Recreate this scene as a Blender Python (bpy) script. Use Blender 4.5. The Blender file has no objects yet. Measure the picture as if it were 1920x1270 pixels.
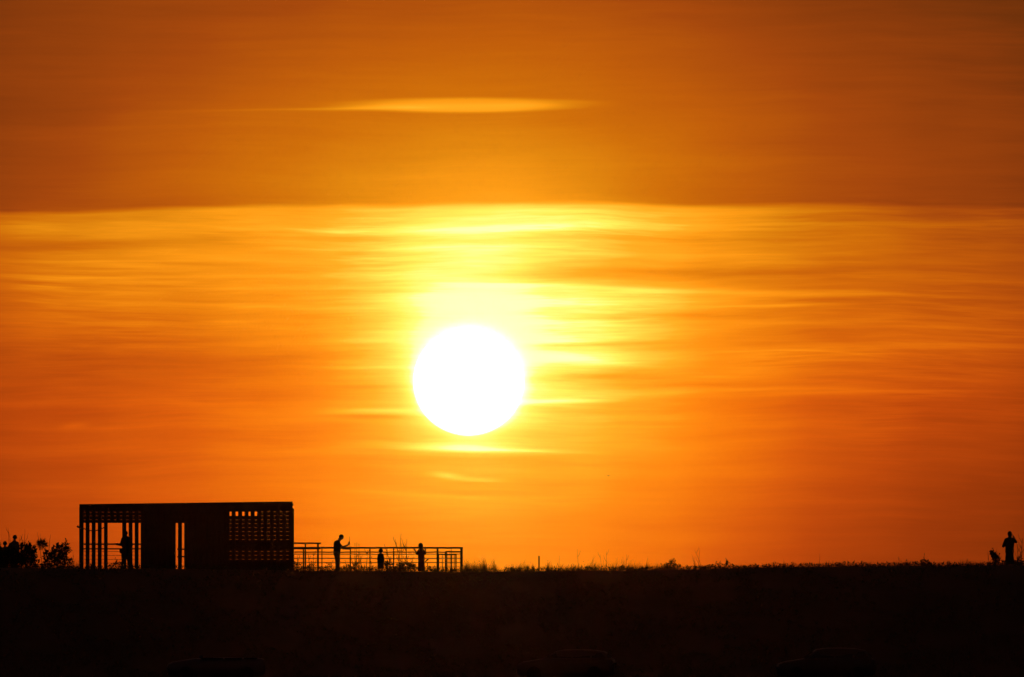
import bpy, bmesh, math, random
import numpy as np
from mathutils import Vector, Matrix, Quaternion

rnd = random.Random(11)
scene = bpy.context.scene
C = scene.collection
R = math.radians

# ------------------------------------------------------------------ camera
# long telephoto (about 5 degrees wide) looking slightly up at a dune crest some 550 m away
CAM = Vector((0, 0, 1.6))
FOC = 22437.0                    # focal length in photo pixels (1920 wide)
TILT = math.atan(665 / FOC)
cam_data = bpy.data.cameras.new('camera')
cam = bpy.data.objects.new('camera', cam_data)
C.objects.link(cam)
cam.location = CAM
cam.rotation_euler = (math.pi / 2 + TILT, 0, 0)
cam_data.sensor_width = 36
cam_data.lens = 36 * FOC / 1920
cam_data.clip_start = 1
cam_data.clip_end = 30000
scene.camera = cam

FW = Vector((0, math.cos(TILT), math.sin(TILT)))
UP = Vector((0, -math.sin(TILT), math.cos(TILT)))


def P(px, py, Y):
    """world point at distance Y whose bearing is that of photo position px, py"""
    d = FW + Vector(((px - 960) / FOC, 0, 0)) + UP * ((635 - py) / FOC)
    return CAM + d * (Y / d.y)


def az_of(px): return (px - 960) / FOC
def el_of(py): return (1300 - py) / FOC


# ------------------------------------------------------------------ exposure, sun
scene.view_settings.view_transform = 'Standard'
scene.view_settings.look = 'None'
scene.view_settings.exposure = 0
scene.view_settings.gamma = 1
scene.view_settings.use_curve_mapping = False
scene.cycles.volume_bounces = 0
scene.cycles.max_bounces = 3
scene.cycles.sample_clamp_indirect = 3

SUN_AZ, SUN_EL = az_of(878.5), el_of(716)
sun_dir = Vector((math.sin(SUN_AZ) * math.cos(SUN_EL), math.cos(SUN_AZ) * math.cos(SUN_EL), math.sin(SUN_EL)))
sun_l = bpy.data.lights.new('sun_lamp', 'SUN')
sun_l.energy = 0.15
sun_l.angle = R(0.53)
sun_l.color = (1.0, 0.24, 0.05)
sun_o = bpy.data.objects.new('sun_lamp', sun_l)
C.objects.link(sun_o)
sun_o.rotation_euler = sun_dir.to_track_quat('Z', 'Y').to_euler()

# ------------------------------------------------------------------ world: the sunset sky as a function of direction
world = bpy.data.worlds.new('World')
scene.world = world
world.use_nodes = True
world.cycles.sampling_method = 'MANUAL'
world.cycles.sample_map_resolution = 1024
wt = world.node_tree
wt.nodes.clear()


class S:
    """a float socket with arithmetic"""
    def __init__(s, sock): s.k = sock
    def __add__(a, b): return mth('ADD', a, b)
    def __radd__(a, b): return mth('ADD', b, a)
    def __sub__(a, b): return mth('SUBTRACT', a, b)
    def __rsub__(a, b): return mth('SUBTRACT', b, a)
    def __mul__(a, b): return mth('MULTIPLY', a, b)
    def __rmul__(a, b): return mth('MULTIPLY', b, a)
    def __truediv__(a, b): return mth('DIVIDE', a, b)


def plug(inp, v):
    if isinstance(v, S): wt.links.new(v.k, inp)
    else: inp.default_value = v


def mth(op, *a, clamp=False):
    n = wt.nodes.new('ShaderNodeMath')
    n.operation = op
    n.use_clamp = clamp
    for i, v in enumerate(a): plug(n.inputs[i], v)
    return S(n.outputs[0])


def smooth(v, a, b, lo=0.0, hi=1.0):
    n = wt.nodes.new('ShaderNodeMapRange')
    n.interpolation_type = 'SMOOTHSTEP'
    plug(n.inputs[0], v)
    n.inputs[1].default_value = a; n.inputs[2].default_value = b
    n.inputs[3].default_value = lo; n.inputs[4].default_value = hi
    return S(n.outputs[0])


def linmap(v, a, b, lo=0.0, hi=1.0):
    n = wt.nodes.new('ShaderNodeMapRange')
    plug(n.inputs[0], v)
    n.inputs[1].default_value = a; n.inputs[2].default_value = b
    n.inputs[3].default_value = lo; n.inputs[4].default_value = hi
    return S(n.outputs[0])


def ramp(v, stops, interp='CARDINAL'):
    n = wt.nodes.new('ShaderNodeValToRGB')
    cr = n.color_ramp
    cr.interpolation = interp
    while len(cr.elements) > 1: cr.elements.remove(cr.elements[0])
    cr.elements[0].position = stops[0][0]
    for p, c in stops[1:]: cr.elements.new(p)
    for e, (p, c) in zip(cr.elements, stops):
        e.color = (c, c, c, 1) if isinstance(c, float) else (*c, 1)
    plug(n.inputs[0], v)
    return n


def noise(x, y, z, detail=3.0, rough=0.5):
    cv = wt.nodes.new('ShaderNodeCombineXYZ')
    plug(cv.inputs[0], x); plug(cv.inputs[1], y); plug(cv.inputs[2], z)
    n = wt.nodes.new('ShaderNodeTexNoise')
    n.inputs['Scale'].default_value = 1.0
    n.inputs['Detail'].default_value = detail
    n.inputs['Roughness'].default_value = rough
    wt.links.new(cv.outputs[0], n.inputs['Vector'])
    return S(n.outputs[0]) - 0.5


tc = wt.nodes.new('ShaderNodeTexCoord')
nv = wt.nodes.new('ShaderNodeVectorMath'); nv.operation = 'NORMALIZE'
wt.links.new(tc.outputs['Generated'], nv.inputs[0])
sp = wt.nodes.new('ShaderNodeSeparateXYZ')
wt.links.new(nv.outputs[0], sp.inputs[0])
dx, dy, dz = (S(o) for o in sp.outputs)
AZ = mth('ARCTAN2', dx, dy)
EL = mth('ARCSINE', dz)
# sky chart: u across, v down, one unit = 1/22437 rad (0.00255 degrees)
u0 = AZ * FOC + 960.0
v0 = 1300.0 - EL * FOC
# slow warp so bands and streaks undulate instead of running dead level
wob = noise(u0 * 0.0022, v0 * 0.003, 3.1, 2.0)
v1 = v0 + wob * 26.0
u1 = u0

US = [-1500, -600, 0, 200, 400, 600, 750, 880, 1000, 1150, 1300, 1500, 1700, 1920, 2500, 3400]
ROWS = [
 (-1600, [.02, .02, .03, .03, .03, .04, .04, .04, .04, .04, .03, .03, .02, .02, .02, .02]),
 (-600, [.02, .04, .06, .08, .10, .12, .13, .14, .13, .12, .10, .08, .06, .05, .03, .02]),
 (0,    [.02, .05, .10, .14, .18, .22, .24, .25, .24, .21, .18, .13, .10, .07, .05, .03]),
 (150,  [.02, .07, .12, .18, .25, .32, .36, .37, .36, .32, .27, .20, .14, .09, .04, .02]),
 (300,  [.02, .08, .15, .24, .34, .43, .48, .51, .50, .44, .36, .26, .19, .13, .06, .02]),
 (376,  [.02, .09, .16, .25, .34, .45, .54, .59, .58, .48, .37, .26, .18, .12, .06, .02]),
 (390,  [.02, .12, .38, .50, .58, .66, .73, .77, .77, .73, .63, .43, .27, .17, .07, .02]),
 (430,  [.02, .12, .36, .49, .58, .70, .79, .84, .83, .77, .65, .47, .33, .22, .09, .02]),
 (500,  [.02, .11, .34, .45, .53, .64, .75, .81, .78, .70, .57, .42, .33, .22, .09, .02]),
 (560,  [.02, .11, .34, .44, .52, .66, .81, .86, .87, .82, .68, .48, .36, .25, .09, .02]),
 (650,  [.02, .11, .28, .36, .44, .58, .76, .84, .86, .79, .62, .44, .34, .25, .09, .02]),
 (750,  [.02, .10, .27, .35, .44, .56, .70, .80, .78, .69, .58, .42, .31, .22, .08, .02]),
 (850,  [.02, .10, .26, .34, .43, .55, .66, .71, .70, .66, .56, .40, .28, .19, .07, .02]),
 (950,  [.02, .10, .25, .33, .42, .53, .60, .65, .63, .57, .48, .34, .23, .15, .06, .02]),
 (1050, [.02, .09, .20, .28, .37, .49, .55, .59, .58, .51, .41, .28, .19, .13, .05, .02]),
 (1300, [.02, .08, .15, .21, .29, .40, .45, .48, .47, .41, .33, .22, .15, .10, .04, .02]),
]
un = linmap(u1, US[0], US[-1])
# the cloud-deck edge is lower at the far left and right: bend it
edge_bend = smooth(u1, 0, 650, -18, 0) + smooth(u1, 1100, 1900, 0, -5) + noise(u1 * 0.006, 0.3, 7.7, 3.0) * 6.0
vb = v1 + edge_bend
T = None
prev_v = None
for v, vals in ROWS:
    n = ramp(un, [((x - US[0]) / (US[-1] - US[0]), float(t)) for x, t in zip(US, vals)])
    col = S(n.outputs[0])
    if T is None: T = col
    else:
        w = smooth(vb, prev_v, v) if v == 390 else linmap(vb, prev_v, v)
        T = T + w * (col - T)
    prev_v = v


def blob(cx, cy, rx, ry, amp, slope=0.0, sharp=None, bend=0.0):
    """elongated wisp of cloud; sharp='b' gives it a crisp lower edge, 't' a crisp upper edge"""
    a = (u1 - float(cx)) / float(rx)
    y = (v0 + wob * 10.0) - float(cy)
    if slope: y = y - (u1 - float(cx)) * float(slope)
    if bend: y = y - a * a * float(bend)
    if sharp in ('b', 't'):
        up, dn = (ry, ry * 0.28) if sharp == 'b' else (ry * 0.28, ry)
        b = mth('MAXIMUM', y / float(dn), y / float(-up))
    else:
        b = y / float(ry)
    r2 = a * a + b * b
    if sharp == 'f': r2 = r2 * r2 * r2
    return mth('EXPONENT', r2 * -1.0) * float(amp)


WISPS = [
 # lens-shaped bright cloud high up, with a thread trailing left
 (856, 197, 232, 14, .11, .0, 'f', 0), (870, 196, 170, 14, .09, .0, 'f', 0), (880, 201, 215, 8, .05, .0, 'f', 0), (1000, 196, 70, 8, .03, .0, None, 0), (690, 203, 120, 5, .09, -.03, None, 0),
 (560, 206, 160, 2.2, .08, -.02, None, 0), (1090, 192, 60, 5, .05, .05, None, 0),
 # streaks under the cloud deck
 (780, 431, 330, 8, .03, -.02, None, 0), (1010, 428, 260, 7, .03, -.05, None, 0), (650, 461, 180, 9, .04, .0, None, 0),
 (900, 466, 230, 9, .05, .0, None, 0), (1480, 398, 330, 6, .05, -.01, None, 3), (1560, 421, 260, 4, .05, 0, None, 0),
 (1230, 447, 160, 8, -.06, .03, None, 0), (1120, 515, 230, 10, -.06, -.02, None, 0), (1400, 510, 260, 9, -.05, .0, None, 0),
 (960, 532, 120, 5, .04, 0, 't', 0), (1330, 547, 330, 6, .08, .03, None, 0), (1780, 556, 220, 5, .07, .04, None, 0),
 (1440, 574, 180, 3, .07, -.015, None, 0), (1480, 562, 150, 4, -.05, .01, None, 0), (1300, 592, 160, 5, -.05, .01, None, 0),
 (1500, 606, 150, 4, .04, -.03, None, 0), (240, 490, 220, 3, .05, -.01, None, 0), (330, 519, 220, 3, .05, -.015, None, 0),
 (80, 524, 90, 5, .06, -.01, None, 0), (70, 540, 60, 6, .06, -.03, None, 0), (330, 570, 230, 4, .07, .02, None, 0), (480, 447, 260, 10, -.04, .0, None, 0),
 (200, 460, 240, 12, -.05, .0, None, 0), (420, 602, 60, 2, .05, 0, None, 0), (180, 425, 200, 14, .04, -.02, None, 0),
 # streaks either side of the sun
 (1060, 671, 140, 9, .10, -.01, None, 0), (1140, 681, 90, 6, .06, .04, None, 0), (1090, 637, 160, 7, .05, -.03, None, 0),
 (1120, 706, 160, 10, -.07, -.03, None, 0), (1060, 752, 110, 5, .10, -.03, None, 0), (1130, 645, 120, 4, -.05, -.03, None, 0),
 (1130, 596, 110, 6, -.03, .0, None, 0), (700, 617, 90, 5, -.03, .0, None, 0), (690, 727, 80, 5, -.05, .0, None, 0),
 (690, 771, 90, 5, .08, .0, None, 0), (700, 783, 90, 4, -.06, .0, None, 0), (690, 640, 80, 5, .05, .0, None, 0), (690, 690, 80, 6, .05, .0, None, 0),
 (870, 846, 120, 16, .13, .03, 'b', 0), (960, 847, 140, 5, .06, .03, 'b', 0), (880, 866, 160, 12, -.04, .0, None, 0),
 # small torn clouds low down
 (836, 893, 28, 6, .09, .10, None, 0), (890, 901, 60, 5, .07, .05, None, 0), (800, 930, 200, 5, .03, .06, None, 0),
 (140, 797, 26, 6, .06, -.10, None, 0), (190, 803, 70, 4, .03, 0, None, 0),
 (1470, 659, 130, 4, .07, .01, 'b', 6), (1700, 652, 260, 8, .03, -.02, None, 0), (1430, 731, 220, 4, .05, -.01, None, 4),
 (1620, 737, 200, 4, .05, -.015, None, 0), (1330, 722, 130, 6, -.04, -.02, None, 0), (1350, 707, 90, 3, .03, 0, None, 0),
 (1620, 684, 140, 6, -.04, .0, None, 0), (1840, 617, 160, 5, .06, .02, None, 0), (1860, 650, 130, 6, .05, -.01, None, 0),
]
for wsp in WISPS: T = T + blob(*wsp)

# aureole round the sun, stretched upward
du = u0 - 878.5
dv = v0 - 716.0
rr = mth('SQRT', du * du + dv * dv * 1.06)
up_s = mth('MAXIMUM', dv * -1.0, 0.0)
dn_s = mth('MAXIMUM', dv, 0.0)
rh = mth('SQRT', du * du * 0.85 + up_s * up_s * 0.42 + dn_s * dn_s * 1.15)
halo = mth('EXPONENT', (rh - 100.0) / -66.0)
halo = mth('MINIMUM', halo, 1.0)
# streaky cirrus texture: strong under the deck edge, weaker above and near the horizon
env = linmap(vb, 360, 400, 0.28, 1.0) * linmap(vb, 600, 960, 1.0, 0.30)
vt = v0 + wob * 40.0
edge_fade = linmap(u1, 1900, 3200, 1.0, 0.2) * linmap(u1, -1200, 0, 0.2, 1.0)
n1 = noise(u1 * 0.0016, vt * 0.026, 1.3, 4.0, 0.55)
n2 = noise(u1 * 0.0042, vt * 0.085, 9.7, 3.0, 0.55)
n3 = noise(u1 * 0.010, (v0 + wob * 40.0) * 0.16, 5.5, 2.0, 0.5)
T = T + (n1 * 0.24 + n2 * 0.13 + n3 * 0.035) * env * edge_fade * (1.0 - halo * 0.45)
T = T + noise(u1 * 0.0012, v0 * 0.0035, 4.4, 2.0) * 0.06
# fine torn filaments, in patches
for (fa, fb, fz, famp) in ((0.0022, 0.050, 21.0, 0.045), (0.0045, 0.110, 33.0, 0.028), (0.0030, 0.075, 47.0, -0.030)):
    fn = noise(u1 * fa, (v0 + wob * 34.0) * fb, fz, 4.0, 0.6)
    ridge = mth('MAXIMUM', 1.0 - mth('ABSOLUTE', fn) * 9.0, 0.0)
    patch = smooth(noise(u1 * 0.0026, v0 * 0.011, fz + 3.0, 2.0), -0.10, 0.16)
    T = T + ridge * patch * famp * env * edge_fade * (1.0 - halo * 0.7)

T = T + halo * 0.12
T = mth('SMOOTH_MIN', T, 0.945, 0.08)
rim = mth('MINIMUM', mth('EXPONENT', (rr - 102.0) / -10.0), 1.0)
T = T + rim * 0.10
T = mth('MAXIMUM', T, 0.015)


def lin(c):
    return tuple(((x / 255) / 12.92 if x / 255 <= .04045 else ((x / 255 + .055) / 1.055) ** 2.4) for x in c)


HOT = [(.70, (255, 172, 36)), (.78, (255, 205, 64)), (.85, (255, 240, 92)), (.90, (255, 255, 128)), (.95, (255, 255, 200)), (1.0, (255, 255, 255))]
LOW = [(0, (20, 17, 18)), (.05, (66, 25, 10)), (.10, (112, 39, 7)), (.20, (150, 53, 9)), (.30, (184, 69, 11)), (.40, (213, 89, 12)), (.50, (238, 114, 12)), (.60, (255, 138, 18))]
HIGH = [(0, (20, 17, 18)), (.05, (68, 27, 11)), (.10, (114, 44, 12)), (.20, (152, 63, 13)), (.30, (180, 86, 11)), (.40, (198, 106, 10)), (.50, (218, 131, 15)), (.60, (246, 152, 22))]
c_low = ramp(T, [(p, lin(c)) for p, c in LOW + HOT], 'LINEAR')
c_high = ramp(T, [(p, lin(c)) for p, c in HIGH + HOT], 'LINEAR')
mixc = wt.nodes.new('ShaderNodeMix'); mixc.data_type = 'RGBA'
plug(mixc.inputs[0], linmap(v1, 420, 760))
wt.links.new(c_high.outputs[0], mixc.inputs[6]); wt.links.new(c_low.outputs[0], mixc.inputs[7])
# the disc itself
disc = smooth(rr, 100.0, 106.0, 1.0, 0.0)
mixd = wt.nodes.new('ShaderNodeMix'); mixd.data_type = 'RGBA'
plug(mixd.inputs[0], disc)
wt.links.new(mixc.outputs[2], mixd.inputs[6])
mixd.inputs[7].default_value = (3.0, 2.6, 2.0, 1)
# dim clear dusk sky over the whole dome
sky = wt.nodes.new('ShaderNodeTexSky')
sky.sky_type = 'NISHITA'
sky.sun_disc = False
sky.sun_elevation = SUN_EL
sky.sun_rotation = SUN_AZ
sky.air_density = 1.5
sky.dust_density = 3.0
bg1 = wt.nodes.new('ShaderNodeBackground')
wt.links.new(mixd.outputs[2], bg1.inputs[0]); bg1.inputs[1].default_value = 1.0
bg2 = wt.nodes.new('ShaderNodeBackground')
wt.links.new(sky.outputs[0], bg2.inputs[0]); bg2.inputs[1].default_value = 0.006
adds = wt.nodes.new('ShaderNodeAddShader')
wo = wt.nodes.new('ShaderNodeOutputWorld')
wt.links.new(bg1.outputs[0], adds.inputs[0]); wt.links.new(bg2.outputs[0], adds.inputs[1])
wt.links.new(adds.outputs[0], wo.inputs[0])

# ------------------------------------------------------------------ materials

def mat(name, c1, c2=None, rough=0.85, scale=6.0, stretch=(1, 1, 1), bump=0.3, metallic=0.0, spec=0.3, coat=0.0):
    m = bpy.data.materials.new(name)
    m.use_nodes = True
    nt = m.node_tree
    b = nt.nodes['Principled BSDF']
    b.inputs['Roughness'].default_value = rough
    b.inputs['Metallic'].default_value = metallic
    b.inputs['Specular IOR Level'].default_value = spec
    b.inputs['Coat Weight'].default_value = coat
    c2 = c2 or tuple(x * 0.6 for x in c1)
    t = nt.nodes.new('ShaderNodeTexCoord')
    mp = nt.nodes.new('ShaderNodeMapping'); mp.inputs['Scale'].default_value = stretch
    nz = nt.nodes.new('ShaderNodeTexNoise'); nz.inputs['Scale'].default_value = scale; nz.inputs['Detail'].default_value = 5
    cr = nt.nodes.new('ShaderNodeValToRGB')
    cr.color_ramp.elements[0].position = .35; cr.color_ramp.elements[1].position = .65
    cr.color_ramp.elements[0].color = (*c2, 1); cr.color_ramp.elements[1].color = (*c1, 1)
    nt.links.new(t.outputs['Object'], mp.inputs[0]); nt.links.new(mp.outputs[0], nz.inputs['Vector'])
    nt.links.new(nz.outputs[0], cr.inputs[0]); nt.links.new(cr.outputs[0], b.inputs['Base Color'])
    if bump:
        bp = nt.nodes.new('ShaderNodeBump'); bp.inputs['Strength'].default_value = bump; bp.inputs['Distance'].default_value = 0.02
        nt.links.new(nz.outputs[0], bp.inputs['Height']); nt.links.new(bp.outputs[0], b.inputs['Normal'])
    return m


M = dict(
    soil=mat('dune_soil', (.06, .05, .032), (.045, .042, .025), scale=.5),
    asphalt=mat('asphalt', (.055, .055, .055), (.04, .04, .04), scale=20),
    wood=mat('weathered_wood', (.075, .06, .045), (.05, .04, .032), scale=3, stretch=(8, 8, 1)),
    wood_h=mat('weathered_wood_level', (.075, .06, .045), (.05, .04, .032), scale=3, stretch=(1, 8, 8)),
    board=mat('dark_board', (.07, .055, .042), (.05, .04, .032), scale=2),
    steel=mat('galvanised_wire', (.3, .3, .3), (.2, .2, .2), rough=.5, metallic=.8, bump=0),
    rope=mat('rope', (.2, .16, .1), scale=30),
    grass=mat('dry_grass', (.12, .11, .045), (.06, .075, .025), scale=2, bump=0),
    leaf=mat('leaf', (.05, .075, .025), (.035, .05, .02), scale=4, bump=0, rough=.6),
    bark=mat('bark', (.11, .08, .055), scale=15),
    skin=mat('skin', (.42, .25, .17), (.36, .2, .14), scale=10, bump=0, rough=.6),
    hair=mat('hair', (.03, .02, .015), scale=40, rough=.6),
    cloth_a=mat('navy_cloth', (.04, .05, .09), scale=20), cloth_b=mat('grey_cloth', (.13, .13, .13), scale=20),
    cloth_c=mat('maroon_cloth', (.13, .03, .03), scale=20), cloth_d=mat('black_cloth', (.03, .03, .03), scale=20),
    cloth_e=mat('khaki_cloth', (.16, .13, .08), scale=20),
    black=mat('black_plastic', (.02, .02, .02), scale=20, bump=0, rough=.5),
    rubber=mat('rubber', (.02, .02, .02), scale=20, bump=0, rough=.9),
    glass=mat('car_glass', (.02, .02, .022), (.018, .018, .02), rough=.12, bump=0, spec=.5),
    paint_a=mat('dark_grey_paint', (.03, .03, .033), (.028, .028, .03), rough=.45, bump=0, spec=.5),
    paint_b=mat('black_paint', (.018, .018, .02), (.017, .017, .019), rough=.45, bump=0, spec=.5),
    paint_c=mat('dark_blue_paint', (.02, .03, .06), (.02, .028, .055), rough=.45, bump=0, spec=.5),
    lamp=mat('lamp_lens', (.06, .05, .05), (.05, .04, .04), rough=.4, bump=0, spec=.5),
    feather=mat('feather', (.03, .03, .03), scale=20, bump=0),
)


# ------------------------------------------------------------------ object helpers

def mesh_obj(name, verts, faces, m, parent=None, smooth_=False, loc=None):
    me = bpy.data.meshes.new(name)
    me.from_pydata([tuple(v) for v in verts], [], faces)
    me.update()
    if m: me.materials.append(m)
    if smooth_: me.polygons.foreach_set('use_smooth', [True] * len(me.polygons))
    o = bpy.data.objects.new(name, me)
    C.objects.link(o)
    if loc is not None: o.location = loc
    if parent: o.parent = parent
    return o


def tag(o, label=None, cat=None, group=None, kind=None):
    if label: o['label'] = label
    if cat: o['category'] = cat
    if group: o['group'] = group
    if kind: o['kind'] = kind
    return o


def empty(name, loc, label, cat, group=None, rz=0):
    o = bpy.data.objects.new(name, None)
    C.objects.link(o)
    o.location = loc
    o.rotation_euler.z = rz
    o.empty_display_size = .2
    return tag(o, label, cat, group)


class MB:
    """collects boxes, tubes and leaves"""
    def __init__(s): s.v = []; s.f = []

    def box(s, a, b):
        i = len(s.v)
        (x0, y0, z0), (x1, y1, z1) = a, b
        s.v += [(x0, y0, z0), (x1, y0, z0), (x1, y1, z0), (x0, y1, z0), (x0, y0, z1), (x1, y0, z1), (x1, y1, z1), (x0, y1, z1)]
        s.f += [(i, i+3, i+2, i+1), (i+4, i+5, i+6, i+7), (i, i+1, i+5, i+4), (i+1, i+2, i+6, i+5), (i+2, i+3, i+7, i+6), (i+3, i, i+4, i+7)]
        return s

    def tube(s, pts, rads, n=6, cap=True):
        pts = [Vector(p) for p in pts]
        if not hasattr(rads, '__len__'): rads = [rads] * len(pts)
        i0 = len(s.v)
        for k, p in enumerate(pts):
            d = (pts[min(k+1, len(pts)-1)] - pts[max(k-1, 0)]).normalized()
            a = d.cross(Vector((0, 1, 0)))
            if a.length < .15: a = d.cross(Vector((1, 0, 0)))
            a.normalize(); b = d.cross(a)
            for j in range(n):
                t = 2 * math.pi * j / n
                s.v.append(tuple(p + (a * math.cos(t) + b * math.sin(t)) * rads[k]))
        for k in range(len(pts)-1):
            for j in range(n):
                q = i0 + k*n
                s.f.append((q+j, q+(j+1) % n, q+n+(j+1) % n, q+n+j))
        if cap:
            s.f.append(tuple(i0 + j for j in reversed(range(n))))
            s.f.append(tuple(i0 + (len(pts)-1)*n + j for j in range(n)))
        return s

    def leaf(s, p, d, L, w, nrm=None):
        p = Vector(p); d = Vector(d).normalized()
        a = nrm or Vector((rnd.uniform(-1, 1), rnd.uniform(-1, 1), rnd.uniform(-1, 1)))
        a = d.cross(a)
        if a.length < .01: a = Vector((1, 0, 0))
        a.normalize()
        up = a.cross(d) * w * .25
        i = len(s.v)
        s.v += [tuple(p), tuple(p + d*L*.45 + a*w/2 + up), tuple(p + d*L), tuple(p + d*L*.45 - a*w/2 + up)]
        s.f += [(i, i+1, i+2), (i, i+2, i+3)]
        return s

    def blade(s, p, h, lean, w):
        """bent grass blade"""
        p = Vector(p)
        n = 3
        ang = rnd.uniform(0, math.pi)
        a = Vector((math.cos(ang), math.sin(ang), 0)) * w
        i = len(s.v)
        for k in range(n):
            t = k / n
            q = p + Vector((lean[0]*t*t, lean[1]*t*t, h*t*(1-.12*t)))
            ww = 1 - t*.75
            s.v += [tuple(q - a*ww/2), tuple(q + a*ww/2)]
        s.v.append(tuple(p + Vector((lean[0], lean[1], h*.88))))
        for k in range(n-1): s.f.append((i+2*k, i+2*k+1, i+2*k+3, i+2*k+2))
        s.f.append((i+2*n-2, i+2*n-1, i+2*n))
        return s

    def build(s, name, m, parent=None, smooth_=False, loc=None):
        return mesh_obj(name, s.v, s.f, m, parent, smooth_, loc)


# ------------------------------------------------------------------ terrain
D = 550.0                        # distance of the crest
SC = D / FOC                     # metres per photo pixel at the crest
CREST = [(-2500, 1110), (-900, 1085), (-300, 1068), (-50, 1066), (60, 1066), (140, 1068), (270, 1068), (400, 1069), (550, 1071), (650, 1072), (870, 1074), (1000, 1072), (1150, 1072),
         (1250, 1070), (1370, 1067), (1450, 1065), (1600, 1064), (1700, 1062), (1780, 1063), (1850, 1061), (1970, 1062), (2300, 1068), (3000, 1090), (4500, 1120)]
CX = np.array([P(a, b, D).x for a, b in CREST]); CZ = np.array([P(a, b, D).z for a, b in CREST])


def gnoise(x, y):
    return (np.sin(x*1.3+.5*y)*.4 + np.sin(x*.61-y*.9+1.3)*.6 + np.sin(x*2.9+y*2.1+.7)*.22 + np.sin(x*5.3-y*3.7)*.1)


def ground_z(x, y):
    x = np.asarray(x, float); y = np.asarray(y, float)
    crest = np.interp(x, CX, CZ)
    far = np.clip((np.abs(x) - 45) / 60, 0, 1)
    crest = crest * (1 - far) + 2.0 * far
    front = np.clip((y - 531) / 16, 0, 1); front = front*front*(3-2*front)
    back = 1 - np.clip((y - 560) / 60, 0, 1); back = back*back*(3-2*back)
    lot = 2.1 * np.clip((y - 150) / 350, 0, 1) * np.clip((700 - y) / 100, 0, 1)
    z = lot + (crest - lot) * front * back
    on = front * back
    amp = on * (1 - np.clip((np.abs(y - 551) - 1) / 4, 0, 1) * 0) 
    slope_w = 4 * front * (1 - front)
    z = z + gnoise(x, y) * (.10 * slope_w + .012 * on)
    return z


xs = np.concatenate([[-3000, -1800, -1000, -600, -300, -150, -90], np.arange(-60, 60.01, .4), [90, 150, 300, 600, 1000, 1800, 3000]])
ys = np.concatenate([[-300, -100, -20, 0, 60, 120, 200, 300, 400, 470, 500, 515, 524], np.arange(528, 566, .5), [570, 580, 590, 605, 620, 650, 700, 800, 1000, 1500, 2200, 3000]])
GX, GY = np.meshgrid(xs, ys)
GZ = ground_z(GX, GY)
nx, ny = len(xs), len(ys)
gv = np.stack([GX.ravel(), GY.ravel(), GZ.ravel()], 1)
gf = [(j*nx+i, j*nx+i+1, (j+1)*nx+i+1, (j+1)*nx+i) for j in range(ny-1) for i in range(nx-1)]
ground = mesh_obj('ground', gv.tolist(), gf, M['soil'], smooth_=True)
tag(ground, 'dark grassy dune slope and flat ground under the sunset', kind='structure')


def lot_z(x, y): return float(ground_z(x, y))


# car park at the foot of the dune, a sheet just above the ground
pv, pf = [], []
pys = np.arange(505, 530.1, 2.5); pxs = np.arange(-60, 60.1, 5)
for y in pys:
    for x in pxs: pv.append((x, y, lot_z(x, y) + .02))
for j in range(len(pys)-1):
    for i in range(len(pxs)-1):
        q = j*len(pxs)+i
        pf.append((q, q+1, q+len(pxs)+1, q+len(pxs)))
tag(mesh_obj('car_park', pv, pf, M['asphalt']), 'asphalt car park strip at the foot of the dune', kind='structure')


def G(px, dy=0.0, Y=None):
    """point on the crest ground behind bearing px"""
    Y = Y or D
    x = P(px, 1070, Y).x
    return Vector((x, Y, float(ground_z(x, Y)) + dy))


# ------------------------------------------------------------------ the slatted shelter
HY = 550.0
hx = lambda px: P(px, 1000, HY).x
hz = lambda py: P(960, py, HY).z
zb = hz(1075)
shelter = empty('slatted_shelter', (hx(348), HY, zb), 'long flat roofed shelter of upright and level slats on the dune crest', 'shelter')
SO = Vector((hx(348), HY, zb))


def spart(name, x0, x1, y0, y1, z0, z1, m, jitter=0.0):
    a = Vector((x0, y0, z0)) - SO; b = Vector((x1, y1, z1)) - SO
    o = MB().box(a, b).build(name, m, shelter)
    if jitter: o.rotation_euler = (0, 0, 0)
    return o


GAPS = [158.3 + 11.51*k for k in range(10)] + [261.9 + 11.62*k for k in range(1, 6)] + [331.6, 343.3] + [343.3 + 11.12*k for k in range(1, 8)] + [432.3 + 11.86*k for k in range(10)]
ztop = hz(946.5)


def roof_z(px): return hz(946.0 - 5.0 * min(1, (px - 149) / 380))


# upright planks of the front wall: between neighbouring gaps
edges = [149.3] + [g for g in GAPS] + [548.2]
for k in range(len(edges)-1):
    a = edges[k] + (2.05 if k else 0); b = edges[k+1] - (2.05 if k < len(edges)-2 else 0)
    c = (a + b) / 2
    jw = rnd.uniform(-.012, .012)
    z_hi = roof_z(c) - .10 + 0.0
    z_lo = zb - .3
    if 203 < c < 228:
        z_lo = hz(980.8)                       # over the doorway
    if k == 4: b = 201.8
    if 228.5 < c < 237: a = 229.0
    spart('upright_plank', hx(a)+jw*.4, hx(b)+jw*.4, HY+rnd.uniform(0, .006), HY+.045, z_lo, z_hi, M['wood'])
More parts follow.
